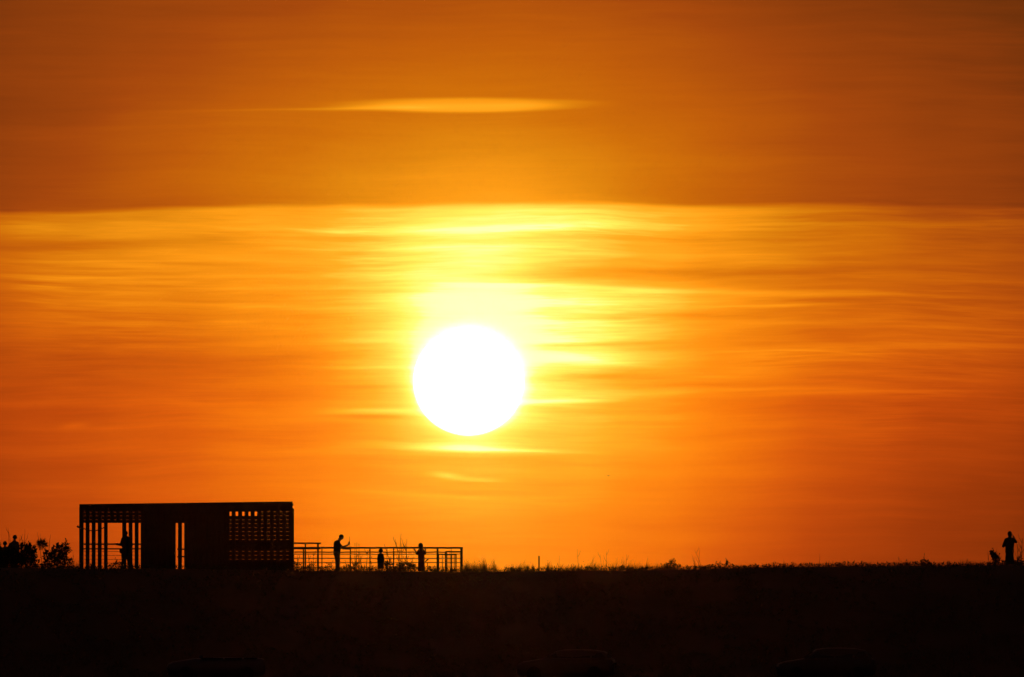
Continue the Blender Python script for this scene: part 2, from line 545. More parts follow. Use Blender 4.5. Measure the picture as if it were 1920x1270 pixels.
# top fascia board following the slight rise of the roof
fb = MB()
N = 12
for s_, yy in ((0, HY-.03), (1, HY+3.2)):
    pass
for k in range(N):
    p0, p1 = 148.8 + (548.6-148.8)*k/N, 148.8 + (548.6-148.8)*(k+1)/N
    z0, z1 = roof_z(p0), roof_z(p1)
    i = len(fb.v)
    for (xx, zz) in ((hx(p0), z0), (hx(p1), z1)):
        for yy in (HY-.035, HY-.004):
            for zq in (hz(957.3), zz+.01):
                fb.v.append(tuple(Vector((xx, yy, zq)) - SO))
    fb.f += [(i, i+4, i+5, i+1), (i+2, i+3, i+7, i+6), (i+1, i+5, i+7, i+3), (i, i+2, i+6, i+4)]
    if k == 0: fb.f.append((i, i+1, i+3, i+2))
    if k == N-1: fb.f.append((i+4, i+6, i+7, i+5))
fb.build('fascia_board', M['board'], shelter)
rf = MB()
x0, x1 = hx(149.6), hx(547.8)
zr0, zr1 = roof_z(149)-.14, roof_z(548)-.14
for (xx, zz) in ((x0, zr0), (x1, zr1)):
    for yy in (HY+.05, HY+3.2):
        for t in (0, .10): rf.v.append(tuple(Vector((xx, yy, zz+t)) - SO))
rf.f += [(0, 2, 6, 4), (1, 5, 7, 3), (0, 1, 3, 2), (4, 6, 7, 5), (0, 4, 5, 1), (2, 3, 7, 6)]
rf.build('roof', M['board'], shelter)

# level slats of the rear skin, 3 m behind the front one; gaps of about 4 cm
BY = HY + .10
ROWG = [959.8 + 7.42*k for k in range(13)]
def slat_run(pa, pb, tops, kinds, name='level_slat'):
    for (t, b) in tops:
        spart(name, hx(pa), hx(pb), BY, BY+.03, hz(b), hz(t), M['wood_h'])
half = .13
# left bay: three gap rows above the doorway
L_t = 946.5
rows = [(951.5, 960.5-half), (960.5+half, 967.4-half), (967.4+half, 974.6-half), (974.6+half, 980.8)]
for j, (t, b) in enumerate(rows):
    spart('level_slat', hx(150.5), hx(264.5), BY, BY+.03, hz(b), hz(t), M['wood_h'])
# right bay
yy = [951.5] + ROWG
for j in range(len(ROWG)):
    t = (yy[j] + half) if j else yy[j]
    b = ROWG[j] - half
    if j == 1:      # the slot window: slat missing behind the first five gaps
        spart('level_slat', hx(486.2), hx(547), BY, BY+.03, hz(b), hz(t), M['wood_h'])
        continue
    spart('level_slat', hx(428), hx(547), BY, BY+.03, hz(b), hz(t), M['wood_h'])
spart('level_slat', hx(428), hx(547), BY, BY+.03, hz(1055), hz(ROWG[-1]+half), M['wood_h'])
spart('skirting_board', hx(428), hx(547), BY, BY+.03, zb-.3, hz(1055.1), M['wood_h'])
spart('bench_back', hx(428), hx(547), BY+.6, BY+.63, hz(1030), hz(1016), M['board'])
spart('bench_seat', hx(428), hx(547), BY+.2, BY+.6, hz(1055.5), hz(1053.5), M['board'])
# closed panels of the middle bays
for pa, pb in ((265.0, 329.4), (345.6, 427.6)):
    spart('closed_panel', hx(pa), hx(pb), BY-.01, BY+.03, zb-.3, hz(951.5), M['board'])
spart('closed_panel', hx(329.4), hx(345.6), BY-.01, BY+.03, hz(981), hz(951.5), M['board'])
# return walls and corner posts
for px in (150.2, 266.5, 425.5, 547.0):
    for y in (HY+.20, HY+3.05):
        spart('corner_post', hx(px)-.05, hx(px)+.05, y, y+.1, zb-.3, hz(951.8), M['wood'])
spart('threshold', hx(202), hx(229), HY, HY+.09, zb-.3, hz(1066), M['board'])
# mid posts between doorway jambs are the planks themselves; handrail crossing the left bay
for py, r in ((1020.3, .036), (1029.2, .03)):
    m_ = MB().tube([Vector((hx(151), HY+2.9, hz(py)+.03)) - SO, Vector((hx(264), HY+2.9, hz(py)+.03)) - SO], r)
    m_.build('handrail', M['wood_h'], shelter)
for py in (1034, 1041.5, 1049.5, 1056):
    MB().tube([Vector((hx(151), HY+2.9, hz(py)+.03)) - SO, Vector((hx(264), HY+2.9, hz(py)+.03)) - SO], .010).build('wire', M['steel'], shelter)
for py in (1029.8, 1044.0):
    MB().tube([Vector((hx(329), HY+2.9, hz(py)+.03)) - SO, Vector((hx(346), HY+2.9, hz(py)+.03)) - SO], .034).build('handrail', M['wood_h'], shelter)
# a slack rope slung across the left bay, its knotted end sticking out past the corner
rp = [(144.6, 986.6), (147, 988.5), (150, 989.6), (158.3, 991.8), (164, 994), (170, 995.4), (176, 995.8), (181, 994.9), (187, 992.8), (192.5, 990.6), (197, 988.5)]
ropeo = MB().tube([Vector((hx(a), HY-.06, hz(b))) for a, b in rp], [.05, .045, .03] + [.024]*8)
ro = ropeo.build('rope', M['rope'])
tag(ro, 'thick slack rope slung across the left corner of the slatted shelter', 'rope')

# ------------------------------------------------------------------ deck fences right of the shelter
FY = 550.6
fxp = lambda px, Y=FY: P(px, 1000, Y).x
fzp = lambda py, Y=FY: P(960, py, Y).z


def fence(name, label, Y, posts, rails, wires, x_range, group=None, balusters=()):
    o0 = Vector((fxp(posts[0][0], Y), Y, fzp(1075, Y)))
    e = empty(name, o0, label, 'fence', group)
    for px, top, w in posts:
        hw = w * 1.25 * SC / 2
        MB().box(Vector((fxp(px, Y)-hw, Y-hw, fzp(1078, Y))) - o0, Vector((fxp(px, Y)+hw, Y+hw, fzp(top, Y))) - o0).build('post', M['wood'], e)
    for (pa, pb, py, th, sag) in rails:
        n = max(2, int((pb-pa)/9)); pts = []
        ps = sorted([p[0] for p in posts])
        for k in range(n+1):
            q = pa + (pb-pa)*k/n
            near = min(abs(q-p) for p in ps)
            yy_ = py + sag*min(1, near/18)
            pts.append(Vector((fxp(q, Y), Y-.04, fzp(yy_ + rnd.uniform(-.25, .25), Y))) - o0)
        MB().tube(pts, th*1.18*SC/2).build('rail', M['wood_h'], e)
    for (pa, pb, py, th) in wires:
        MB().tube([Vector((fxp(pa, Y), Y, fzp(py, Y))) - o0, Vector((fxp((pa+pb)/2, Y), Y, fzp(py+.3, Y))) - o0, Vector((fxp(pb, Y), Y, fzp(py, Y))) - o0], th*1.4*SC/2, n=5).build('wire', M['steel'], e)
    for (px, top) in balusters:
        MB().tube([Vector((fxp(px, Y), Y, fzp(1076, Y))) - o0, Vector((fxp(px, Y), Y, fzp(top, Y))) - o0], 1.5*SC/2, n=5).build('baluster', M['steel'], e)
    return e


fence('deck_fence', 'long timber fence with taut level wires running right from the shelter', FY,
      [(569.2, 1027, 2.2), (603.7, 1028, 1.4), (657.2, 1027, 1.7), (693.8, 1027, 1.8), (738.2, 1028, 2.0), (820.4, 1027.5, 2.9), (865.3, 1026.2, 3.9)],
      [(548, 868, 1027.5, 2.9, 0.0), (552, 864, 1035.3, 1.8, .4)],
      [(549, 865, 1039.2, 1.3), (549, 865, 1047.2, 1.3), (549, 865, 1055.2, 1.2), (549, 865, 1063.3, 1.0)], None)
fence('raised_rail', 'short higher handrail fixed against the right end of the shelter', FY-.5,
      [(572.6, 1018.5, 2.1), (596.2, 1018.5, 2.8)],
      [(548, 602, 1018.9, 2.6, 0), (548, 601, 1029.0, 2.8, -.6)], [], None)
fence('inner_fence', 'small low gate-like fence with close thin uprights behind the right corner post', FY+1.6,
      [(822.5, 1040, 1.6), (836.2, 1034, 3.2), (855.5, 1040, 1.2)],
      [(822, 856, 1039.9, 1.8, 0), (836, 866, 1034.6, 1.8, -.3)], [], None,
      balusters=[(829.6, 1040), (839.9, 1040), (844.0, 1040), (846.1, 1028), (847.4, 1040), (851.5, 1040), (853.7, 1040)])
# stick post left of the corner, and the bare marker post on the open crest
p0 = G(801.8, Y=550.9)
mk = MB().tube([Vector((fxp(801.8), 550.9, fzp(1078))), Vector((fxp(801.7), 550.9, fzp(1055)))], .016)
mk.tube([Vector((fxp(796.8), 550.9, fzp(1053.8))), Vector((fxp(800), 550.9, fzp(1051))), Vector((fxp(803.2), 550.9, fzp(1048)))], [.02, .03, .03])
tag(mk.build('broken_stake', M['bark']), 'broken stake with a slanting top beside the person with raised hands', 'stake')
g = G(1010.6)
tag(MB().box(g + Vector((-.034, -.63, -.2)), Vector((g.x+.034, g.y-.57, P(1010, 1043, D).z))).build('marker_post', M['wood']), 'lone thin upright post on the open grassy crest', 'post')


# ------------------------------------------------------------------ people
def remeshed(name, caps, voxel, m, parent=None, loc=None):
    """caps: (p, q, r0, r1, flatten) tapered capsules merged into one continuous surface"""
    bm = bmesh.new()
    for p, q, r0, r1 in caps:
        p, q = Vector(p), Vector(q)
        d = q - p; L = d.length
        rot = d.to_track_quat('Z', 'Y').to_matrix().to_4x4() if L > 1e-5 else Matrix()
        n, rings = 12, []
        prof = [(-r0*math.cos(t), r0*math.sin(t)) for t in (0.0, .5, 1.0, math.pi/2)] + [(L + r1*math.sin(t), r1*math.cos(t)) for t in (0.0, .55, 1.1, math.pi/2)]
        vs = []
        for z, r in prof:
            ring = [bm.verts.new(Matrix.Translation(p) @ rot @ Vector((max(r, 1e-4)*math.cos(2*math.pi*j/n), max(r, 1e-4)*math.sin(2*math.pi*j/n), z))) for j in range(n)]
            vs.append(ring)
        for a, b in zip(vs, vs[1:]):
            for j in range(n): bm.faces.new((a[j], a[(j+1) % n], b[(j+1) % n], b[j]))
        bm.faces.new(list(reversed(vs[0]))); bm.faces.new(vs[-1])
    me = bpy.data.meshes.new(name); bm.to_mesh(me); bm.free()
    tmp = bpy.data.objects.new('tmp', me); C.objects.link(tmp)
    mod = tmp.modifiers.new('r', 'REMESH'); mod.mode = 'VOXEL'; mod.voxel_size = voxel; mod.use_smooth_shade = True
    sm = tmp.modifiers.new('s', 'SMOOTH'); sm.factor = .5; sm.iterations = 3
    dg = bpy.context.evaluated_depsgraph_get(); dg.update()
    me2 = bpy.data.meshes.new_from_object(tmp.evaluated_get(dg))
    bpy.data.objects.remove(tmp); bpy.data.meshes.remove(me)
    me2.name = name
    me2.materials.clear(); me2.materials.append(m)
    o = bpy.data.objects.new(name, me2); C.objects.link(o)
    if loc is not None: o.location = loc
    if parent: o.parent = parent
    return o


def hand(caps, wrist, d, side, k=1.0, curl=.6):
    """palm, four unequal bent fingers and a thumb; d points along the forearm, side is the palm's width direction"""
    wrist = Vector(wrist); d = Vector(d).normalized(); side = Vector(side)
    side = (side - d*side.dot(d)).normalized(); nrm = d.cross(side)
    palm = wrist + d*.085*k
    for s in (-.026, 0, .026): caps.append((wrist + side*s*.5*k, palm + side*s*k, .017*k, .014*k))
    for j, (s, L) in enumerate(((-.033, .062), (-.011, .074), (.011, .07), (.032, .055))):
        a = palm + side*s*k
        d1 = (d + nrm*curl*.6).normalized(); d2 = (d + nrm*curl*1.9).normalized()
        b = a + d1*L*.55*k; c = b + d2*L*.55*k
        caps.append((a, b, .0105*k, .0095*k)); caps.append((b, c, .0095*k, .008*k))
    t0 = wrist + d*.03*k - side*.028*k
    t1 = t0 + (d*.6 - side + nrm*.4).normalized()*.04*k
    caps.append((t0, t1, .014*k, .011*k)); caps.append((t1, t1 + (d + nrm*.5).normalized()*.03*k, .011*k, .009*k))


def person(label, px, top, feet, Y, J, mats, hair='short', dress=None, k=1.0, look=(0, 1, -.05), group='people watching the sunset'):
    """J: joints in metres relative to the feet point: x right, y away from the viewer, z up."""
    o0 = P(px, 1070, Y); o0.z = P(px, feet, Y).z
    V = lambda n: Vector(J[n])
    look = Vector(look).normalized()
    body = []
    hd = V('head'); hr = .088*J.get('hs', 1)
    upv = (hd - V('neck')).normalized()
    # skull, jaw, nose, ears
    body += [(hd + upv*.025 - look*.012, hd + upv*.02 + look*.012, hr, hr*.96), (hd - upv*.035, hd - upv*.07 + look*.035, hr*.72, hr*.5)]
    body += [(hd + look*hr*.95 - upv*.01, hd + look*(hr*1.16) - upv*.035, .009, .014)]
    body += [(hd + look*hr*.82 - upv*.066, hd + look*hr*.9 - upv*.066, .014, .012)]
    sidev = look.cross(upv).normalized()
    for s in (-1, 1): body.append((hd + sidev*s*hr*.98 + upv*.012, hd + sidev*s*hr*1.04 - upv*.03, .016, .011))
    body.append((hd - upv*.05 - look*.01, V('neck'), .052*k*J.get('nw', 1), .06*k*J.get('nw', 1)))
    sl, sr, el, er, wl, wr = V('shl'), V('shr'), V('ell'), V('elr'), V('wrl'), V('wrr')
    hl, hr_, kl, kr, al, ar = V('hipl'), V('hipr'), V('knl'), V('knr'), V('anl'), V('anr')
    chest = (sl + sr)/2; hips = (hl + hr_)/2
    torso = [(V('neck'), sl*.9 + chest*.1, .05*k, .048*k), (V('neck'), sr*.9 + chest*.1, .05*k, .048*k), (sl, sl*.45 + hl*.55 + Vector((0, 0, 0)), .062*k, .075*k), (sr, sr*.45 + hr_*.55, .062*k, .075*k),
             (sl*.75+sr*.25, hl, .09*k, .10*k), (sr*.75+sl*.25, hr_, .09*k, .10*k), (chest - Vector((0, 0, .06*k)), hips, .105*k, .10*k)]
    th = J.get('thick', 0)
    if th: torso += [(chest + Vector((-.02, 0, -.03)), (chest + hips)/2 + Vector((0, 0, 0)), th, th*1.04), ((chest + hips)/2, hips + Vector((0, 0, -.03)), th*1.04, th*.95)]
    aw = J.get('armw', 1)*k
    arms = [(sl, el, .05*aw, .040*aw), (sr, er, .05*aw, .040*aw)]
    fore = [(el, wl, .040*aw, .029*aw), (er, wr, .040*aw, .029*aw)]
    lw = J.get('legw', 1)*k
    legs = [(hl, kl, .088*lw, .062*lw), (hr_, kr, .088*lw, .062*lw), (kl, al, .062*lw, .045*lw), (kr, ar, .062*lw, .045*lw)]
    feet_c = []
    fd = Vector((look.x, look.y, 0)).normalized() if Vector((look.x, look.y, 0)).length > .1 else Vector((0, 1, 0))
    for a in (al, ar): feet_c.append((a - Vector((0, 0, .05*k)) - fd*.03*k, a - Vector((0, 0, .06*k)) + fd*.15*k, .04*k, .034*k))
    body += torso + arms + fore + legs + feet_c
    side = J.get('handside', (0, 1, 0))
    hand(body, wl, J.get('hdl') or (wl - el), side, k)
    hand(body, wr, J.get('hdr') or (wr - er), [-c for c in side] if False else side, k)
    b = remeshed('person', body, .011, M['skin'], loc=o0)
    tag(b, label, 'person', group)
    grow = lambda cs, g_: [(p, q, r+g_, s_+g_) for p, q, r, s_ in cs]
    sleeves = [(p, p + (q-p)*J.get('sleeve', .9), r, r + (s_-r)*.9) for p, q, r, s_ in arms]
    if J.get('long_sleeve'): sleeves = arms + [(p, p + (q-p)*.9, r, s_) for p, q, r, s_ in fore]
    remeshed('shirt', grow(torso, .014) + grow(sleeves, .014), .013, M[mats[0]], b)
    if dress:
        w, zlow = dress
        cs = []
        for t in np.linspace(-1, 1, 5):
            cs.append((hips + Vector((t*.08*k, 0, .04)), Vector((hips.x + t*w, hips.y, zlow)), .09*k, .07*k))
        remeshed('dress', cs, .014, M[mats[1]], b)
    else:
        remeshed('trousers', grow([(hl + Vector((0, 0, .04)), hr_ + Vector((0, 0, .04)), .09*k, .09*k)] + [(p, p + (q-p)*.98, r, s_) for p, q, r, s_ in legs], .015), .013, M[mats[1]], b)
    for c_ in feet_c: remeshed('shoe', grow([c_], .008), .012, M['cloth_d'], b)
    # hair
    hc = [(hd + upv*.035 - look*.022, hd + upv*.045 - look*.005, hr*1.04, hr*.98)]
    if hair == 'long': hc += [(hd + upv*.0 - look*.045, V('neck') - look*.05 - Vector((0, 0, .06)), hr*.92, .06), (hd - look*.06 + sidev*.03, V('neck') - look*.06 + sidev*.05 - Vector((0, 0, .1)), hr*.7, .045)]
    if hair == 'bun': hc += [(hd - look*.07 + upv*.06, hd - look*.10 + upv*.075, .045, .04)]
    remeshed('hair', hc, .011, M['hair'], b)
    return b, o0


px2 = SC


def J_from(px0, feet, pts, depth=None, **kw):
    """joint table from bearings: each value (px, py[, y])"""
    J = {}
    for n, v in pts.items():
        J[n] = ((v[0]-px0)*SC, v[2] if len(v) > 2 else 0.0, (feet - v[1])*SC)
    J.update(kw)
    return J


# man bent over his phone at the fence, side-on, facing right
Jm = J_from(632, 1073, dict(
    head=(639.6, 1007.9, -.02), neck=(634.8, 1015, 0), shl=(633.0, 1018.5, -.17), shr=(633.0, 1018.5, .17),
    ell=(641.5, 1026.4, -.2), wrl=(652.0, 1022.6, -.12), elr=(643.0, 1028.3, .16), wrr=(654.5, 1029.5, .05),
    hipl=(631.2, 1037, -.09), hipr=(631.6, 1037, .09), knl=(632.8, 1053.5, -.09), knr=(633.6, 1053.5, .09), anl=(632.4, 1070, -.09), anr=(633.4, 1070, .1)),
    hdl=(.35, 0, 1.0), hdr=(1, 0, -.35), handside=(0, 1, 0), sleeve=.7, thick=.152, legw=1.34, armw=1.3, hs=1.16, nw=1.25)
man, mo = person('short haired man seen from the side, bending over a raised phone by the fence', 632, 1003, 1073, 549.9, Jm, ('cloth_a', 'cloth_b'), look=(1, 0, -.45), k=1.06)
ph = MB().box((-.008, -.04, -.05), (.008, .04, .11)).build('phone', M['black'])
ph.location = mo + Vector((Jm['wrl'][0]+.055, -.12, Jm['wrl'][2]+.06)); ph.rotation_euler = (0, R(14), R(40))
tag(ph, 'small dark phone held upright in the hand of the bending man', 'phone')

# small child from behind
ks = .60
Jc = J_from(713.6, 1074, dict(
    head=(714, 1034.2), neck=(713.8, 1039.2), shl=(710.6, 1041.2), shr=(717.0, 1041.2), ell=(709.0, 1048.5, .0), elr=(718.8, 1048.5, .0),
    wrl=(708.8, 1054.5, .05), wrr=(719.2, 1054.5, .05), hipl=(711.8, 1053.5), hipr=(715.6, 1053.5), knl=(711.0, 1063.5), knr=(716.0, 1063.5), anl=(710.6, 1072.3), anr=(716.6, 1072.3)), hs=1.15, armw=1.2, long_sleeve=True, handside=(0, 1, 0))
person('small child in a long loose coat seen from behind at the wire fence', 713.6, 1030, 1074, 549.8, Jc, ('cloth_d', 'cloth_b'), k=.82, look=(.05, 1, -.1), dress=(.10, .22))

# girl with both hands raised beside her head
Jg = J_from(789.5, 1074, dict(
    head=(788.9, 1023.9), neck=(789.4, 1030.2), shl=(785.6, 1032.8), shr=(793.0, 1032.8), ell=(782.0, 1039.0, .05), elr=(797.0, 1038.6, .05),
    wrl=(778.0, 1032.0, .12), wrr=(797.8, 1031.5, .12), hipl=(787.4, 1049), hipr=(792.6, 1049), knl=(787.2, 1061), knr=(792.6, 1061), anl=(787.0, 1072), anr=(792.8, 1072)), sleeve=.95, handside=(1, 0, 0), hs=1.2, armw=1.35)
person('long haired person in a long dress with both hands raised beside the head', 789.5, 1019, 1074, 549.9, Jg, ('cloth_c', 'cloth_c'), hair='long', k=.84, look=(.05, 1, 0), dress=(.11, .12))

# woman at the far right holding a camera to her face
Jw = J_from(1893, 1066, dict(
    head=(1893.4, 1001.6), neck=(1893.2, 1008.6), shl=(1886.6, 1012.4), shr=(1899.4, 1012.0), ell=(1881.2, 1024.8, .05), elr=(1905.2, 1016.6, .08),
    wrl=(1888.5, 1018, .28), wrr=(1900.2, 1005.8, .18), hipl=(1889.4, 1035), hipr=(1896.6, 1035), knl=(1889.6, 1049), knr=(1897, 1049), anl=(1889.6, 1063), anr=(1897.4, 1063)), sleeve=.95, handside=(0, 1, 0), hdr=(-.4, .3, .9), hs=1.12, armw=1.35, thick=.11)
wm, wo_ = person('woman in a long skirt at the far right holding a camera up to her face', 1893, 996, 1066, 550.0, Jw, ('cloth_d', 'cloth_d'), hair='long', k=1.02, look=(.1, 1, .05), dress=(.15, .25))
cm = MB().box((-.06, -.03, -.04), (.06, .03, .04)).tube([(0, .03, 0), (0, .09, 0)], .03, n=10).build('camera_body', M['black'])
cm.location = wo_ + Vector((Jw['head'][0]+.02, .17, Jw['head'][2]+.01))
tag(cm, 'small dark camera held at the face of the woman in the long skirt', 'camera')

# adult inside the doorway of the shelter, arm along the handrail
Jd = J_from(237, 1074, dict(
    head=(235.6, 1000.6), neck=(236.8, 1007.0), shl=(230.6, 1010.2), shr=(243.6, 1010.2), ell=(226.8, 1021.4, .1), elr=(246.6, 1021.5, 0),
    wrl=(217.6, 1020.0, .35), wrr=(244.8, 1031, .1), hipl=(232.6, 1037), hipr=(241.2, 1037), knl=(232.0, 1053), knr=(242.4, 1053), anl=(231.4, 1070.6), anr=(243.4, 1070.6)), sleeve=.9, handside=(0, 0, 1), long_sleeve=True, thick=.15, legw=1.35, armw=1.3, hs=1.1)
dm, do_ = person('adult standing inside the shelter doorway with one arm along the handrail', 237, 996, 1074, 551.6, Jd, ('cloth_a', 'cloth_e'), k=1.06, look=(-.3, 1, -.1))
bagm = remeshed('shoulder_bag', [((0, 0, 0), (.02, 0, -.09), .07, .085)], .014, M['cloth_e'], loc=do_ + Vector(((226.6-237)*SC, -.12, (1074-1031)*SC)))
tag(bagm, 'soft bag hanging at the hip of the adult in the shelter doorway', 'bag')

# man and child behind the bushes at the far left
Jl = J_from(28, 1074, dict(
    head=(27.8, 1008.4), neck=(27.0, 1015.0), shl=(20.6, 1020.4), shr=(32.2, 1018.8), ell=(15.4, 1027.6, .1), elr=(34.0, 1030.5, 0),
    wrl=(19, 1034, .3), wrr=(33.4, 1041, .1), hipl=(23.2, 1043), hipr=(30.4, 1043), knl=(23, 1058), knr=(30.8, 1058), anl=(22.4, 1071.5), anr=(31.4, 1071.5)), sleeve=.8, hs=1.12, armw=1.3, thick=.13)
person('broad shouldered man standing behind the leafy bushes at the far left', 28, 1003, 1074, 551.6, Jl, ('cloth_b', 'cloth_a'), k=1.08, look=(.1, 1, 0))
Jk = J_from(9, 1074, dict(
    head=(9.3, 1020.0), neck=(9.3, 1026.6), shl=(4.4, 1029.6), shr=(14.2, 1029.6), ell=(2.8, 1038.6, .05), elr=(16.4, 1038.6, .05),
    wrl=(4.4, 1046, .15), wrr=(15, 1046, .15), hipl=(6.6, 1048), hipr=(12.0, 1048), knl=(6.4, 1060), knr=(12.4, 1060), anl=(6.2, 1072), anr=(12.8, 1072)), sleeve=.8, hs=1.08, armw=1.25, thick=.11)
person('shorter person half hidden by bushes left of the broad shouldered man', 9, 1015, 1074, 552.0, Jk, ('cloth_e', 'cloth_a'), k=.94, look=(.1, 1, 0))


# ------------------------------------------------------------------ plants
def bush(name, label, cat, px, Y, blobs, leaf_n, Ls=(.05, .11), base_py=1074, stems=5, group=None, droop=0.0, spiky=False):
    """blobs: (px, py, rx, ry) leaf masses seen from the camera; each has depth too"""
    o0 = Vector((P(px, 1070, Y).x, Y, P(px, base_py, Y).z))
    e = empty(name, o0, label, cat, group)
    st = MB(); lf = MB()
    for (bx, by, rx, ry) in blobs:
        c = Vector((P(bx, 1000, Y).x, Y + rnd.uniform(-.1, .1), P(960, by, Y).z)) - o0
        root = Vector(((c.x)*.45 + rnd.uniform(-.05, .05), 0, -.05))
        mid = root*.5 + c*.5 + Vector((rnd.uniform(-.06, .06), rnd.uniform(-.05, .05), 0))
        MB().tube([root, mid, c], [.018, .012, .006], n=5).build('stem', M['bark'], e)
        area = rx*ry
        n = int(leaf_n * area / 60)
        for k in range(n):
            while True:
                a = Vector((rnd.uniform(-1, 1), rnd.uniform(-1, 1), rnd.uniform(-1, 1)))
                if a.length < 1: break
            p = c + Vector((a.x*rx*SC, a.y*rx*SC*.8, a.z*ry*SC))
            if rnd.random() < .12: st.tube([c, p], [.006, .004], n=4)
            if spiky:
                d = (a + Vector((0, 0, .4))).normalized()
                lf.leaf(c + Vector((a.x*rx*SC*.2, a.y*rx*SC*.2, a.z*ry*SC*.2)), d, rnd.uniform(.7, 1.15)*rx*SC, .022)
            else:
                d = Vector((a.x + rnd.uniform(-.7, .7), a.y + rnd.uniform(-.7, .7), a.z + rnd.uniform(-.3, .9) - droop))
                L = rnd.uniform(*Ls)
                lf.leaf(p, d, L, L*rnd.uniform(.5, .75))
    if not spiky:
        for (bx, by, rx, ry) in blobs:
            if rnd.random() > .6: continue
            c = Vector((P(bx, 1000, Y).x, Y, P(960, by, Y).z)) - o0
            tip = c + Vector((rnd.uniform(-1.3, 1.3)*rx*SC, rnd.uniform(-.1, .1), (ry*1.25 + rnd.uniform(1, 5))*SC))
            st.tube([c, (c+tip)*.5 + Vector((.02, 0, 0)), tip], [.009, .006, .003], n=4)
            for q in range(rnd.randint(2, 6)):
                f_ = rnd.uniform(.5, 1)
                lf.leaf(c + (tip-c)*f_, (rnd.uniform(-1, 1), rnd.uniform(-.4, .4), rnd.uniform(-.2, 1)), Ls[1]*rnd.uniform(.5, .9), Ls[0]*.8)
    if st.v: st.build('twigs', M['bark'], e)['kind'] = 'stuff'
    f = lf.build('foliage', M['leaf'], e); f['kind'] = 'stuff'
    return e


def stalk(px, top, base=1074, lean=0.0, Y=549.5, branches=3, label='', thick=.007, group='thin bare stalks on the crest', heads=False):
    o0 = Vector((P(px, 1070, Y).x, Y, P(px, base, Y).z))
    H = (base - top)*SC
    m_ = MB()
    pts = []
    cx = 0.0
    for k in range(7):
        t = k/6
        cx = lean*SC*t**1.5 + rnd.uniform(-.008, .008)*(k > 0)
        pts.append(Vector((cx, rnd.uniform(-.01, .01), H*t - (.05 if k == 0 else 0))))
    m_.tube(pts, [thick*(1-.7*k/6) for k in range(7)], n=5)
    for b_ in range(branches):
        i = rnd.randint(2, 5); s = rnd.choice((-1, 1))
        L = H*rnd.uniform(.15, .35)
        q = pts[i]
        m_.tube([q, q + Vector((s*L*.3, rnd.uniform(-.03, .03), L*.5)), q + Vector((s*L*.42, rnd.uniform(-.03, .03), L))], [thick*.6, thick*.45, thick*.25], n=4)
        if heads:
            for z in range(4): m_.leaf(q + Vector((s*L*.42, 0, L)), (rnd.uniform(-1, 1), rnd.uniform(-1, 1), rnd.uniform(-.2, 1)), .05, .03)
    o = m_.build('bare_stalk', M['bark'], loc=o0)
    tag(o, label, 'weed', group)
    return o


# left group in front of the two men
bush('broadleaf_shrub', 'leafy shrub in front of the broad shouldered man at the far left', 'shrub', 50, 549.6,
     [(46, 1029, 9, 8), (58, 1030, 8, 8), (62, 1041, 7, 10), (50, 1040, 11, 10), (40, 1046, 10, 10), (66, 1056, 5, 9), (52, 1056, 14, 10), (30, 1052, 14, 12), (14, 1056, 12, 12), (10, 1045, 10, 9), (-2, 1034, 5, 10), (24, 1040, 11, 9), (-5, 1050, 12, 14), (-4, 1038, 8, 10), (20, 1036, 10, 9)], 88, Ls=(.09, .19), base_py=1072)
bush('spiky_plant', 'spiky topped plant on a leaning stem between the two left shrubs', 'plant', 90, 549.7,
     [(79, 1021, 12, 10), (74, 1019, 8, 7), (84, 1024, 7, 7)], 90, spiky=True, base_py=1072)
sp_o = MB()
oo = Vector((P(98, 1070, 549.7).x, 549.7, P(98, 1072, 549.7).z))
sp_o.tube([P(101, 1072, 549.7), P(96, 1050, 549.7), P(88, 1036, 549.7), P(79, 1023, 549.7)], [.03, .028, .022, .012], n=6)
tr = sp_o.build('leaning_stem', M['bark'])
sh2 = [o for o in C.objects if o.name == 'spiky_plant'][0]
tr.parent = sh2; tr.matrix_parent_inverse = Matrix.Translation(-sh2.location)
bush('broadleaf_shrub', 'open leafy shrub with drooping side twigs just left of the shelter', 'shrub', 108, 549.6,
     [(106, 1030, 8, 8), (124, 1026, 7, 7), (117, 1030, 6, 4), (127, 1031, 5, 5), (98, 1040, 5, 5), (108, 1042, 9, 9), (118, 1046, 8, 9), (88, 1042, 6, 8), (98, 1052, 10, 9), (112, 1056, 14, 10), (128, 1056, 6, 9), (88, 1060, 8, 7)], 70, Ls=(.09, .19), base_py=1072)
bush('low_shrub', 'low ragged shrub showing through the shelter doorway', 'shrub', 218, 553.6, [(212, 1062, 8, 5), (222, 1058, 7, 5), (232, 1062, 7, 6), (172, 1066, 9, 6), (248, 1064, 7, 6)], 120, base_py=1074)
# behind the fence
bush('low_shrub', 'low rounded shrub behind the fence just left of the bending man', 'shrub', 617, 552.0, [(614, 1066, 6, 5), (619, 1060, 4, 5), (606, 1068, 6, 4)], 80, base_py=1078)
bush('low_shrub', 'low dense shrub at the fence just right of the bending man', 'shrub', 655, 552.0, [(652, 1065, 7, 6), (643, 1069, 5, 4), (668, 1062, 6, 6), (676, 1069, 6, 4)], 100, base_py=1078)
bush('low_shrub', 'broad low shrub between the small child and the long haired person', 'shrub', 745, 552.0, [(725, 1062, 6, 8), (735, 1068, 9, 6), (750, 1064, 9, 7), (758, 1068, 8, 6), (773, 1066, 8, 6), (765, 1060, 5, 5), (730, 1058, 6, 7), (755, 1059, 8, 6), (772, 1062, 7, 6)], 150, base_py=1078)
bush('low_shrub', 'small low shrub at the foot of the broken stake', 'shrub', 806, 552.0, [(804, 1069, 5, 4), (812, 1071, 5, 3)], 80, base_py=1078)
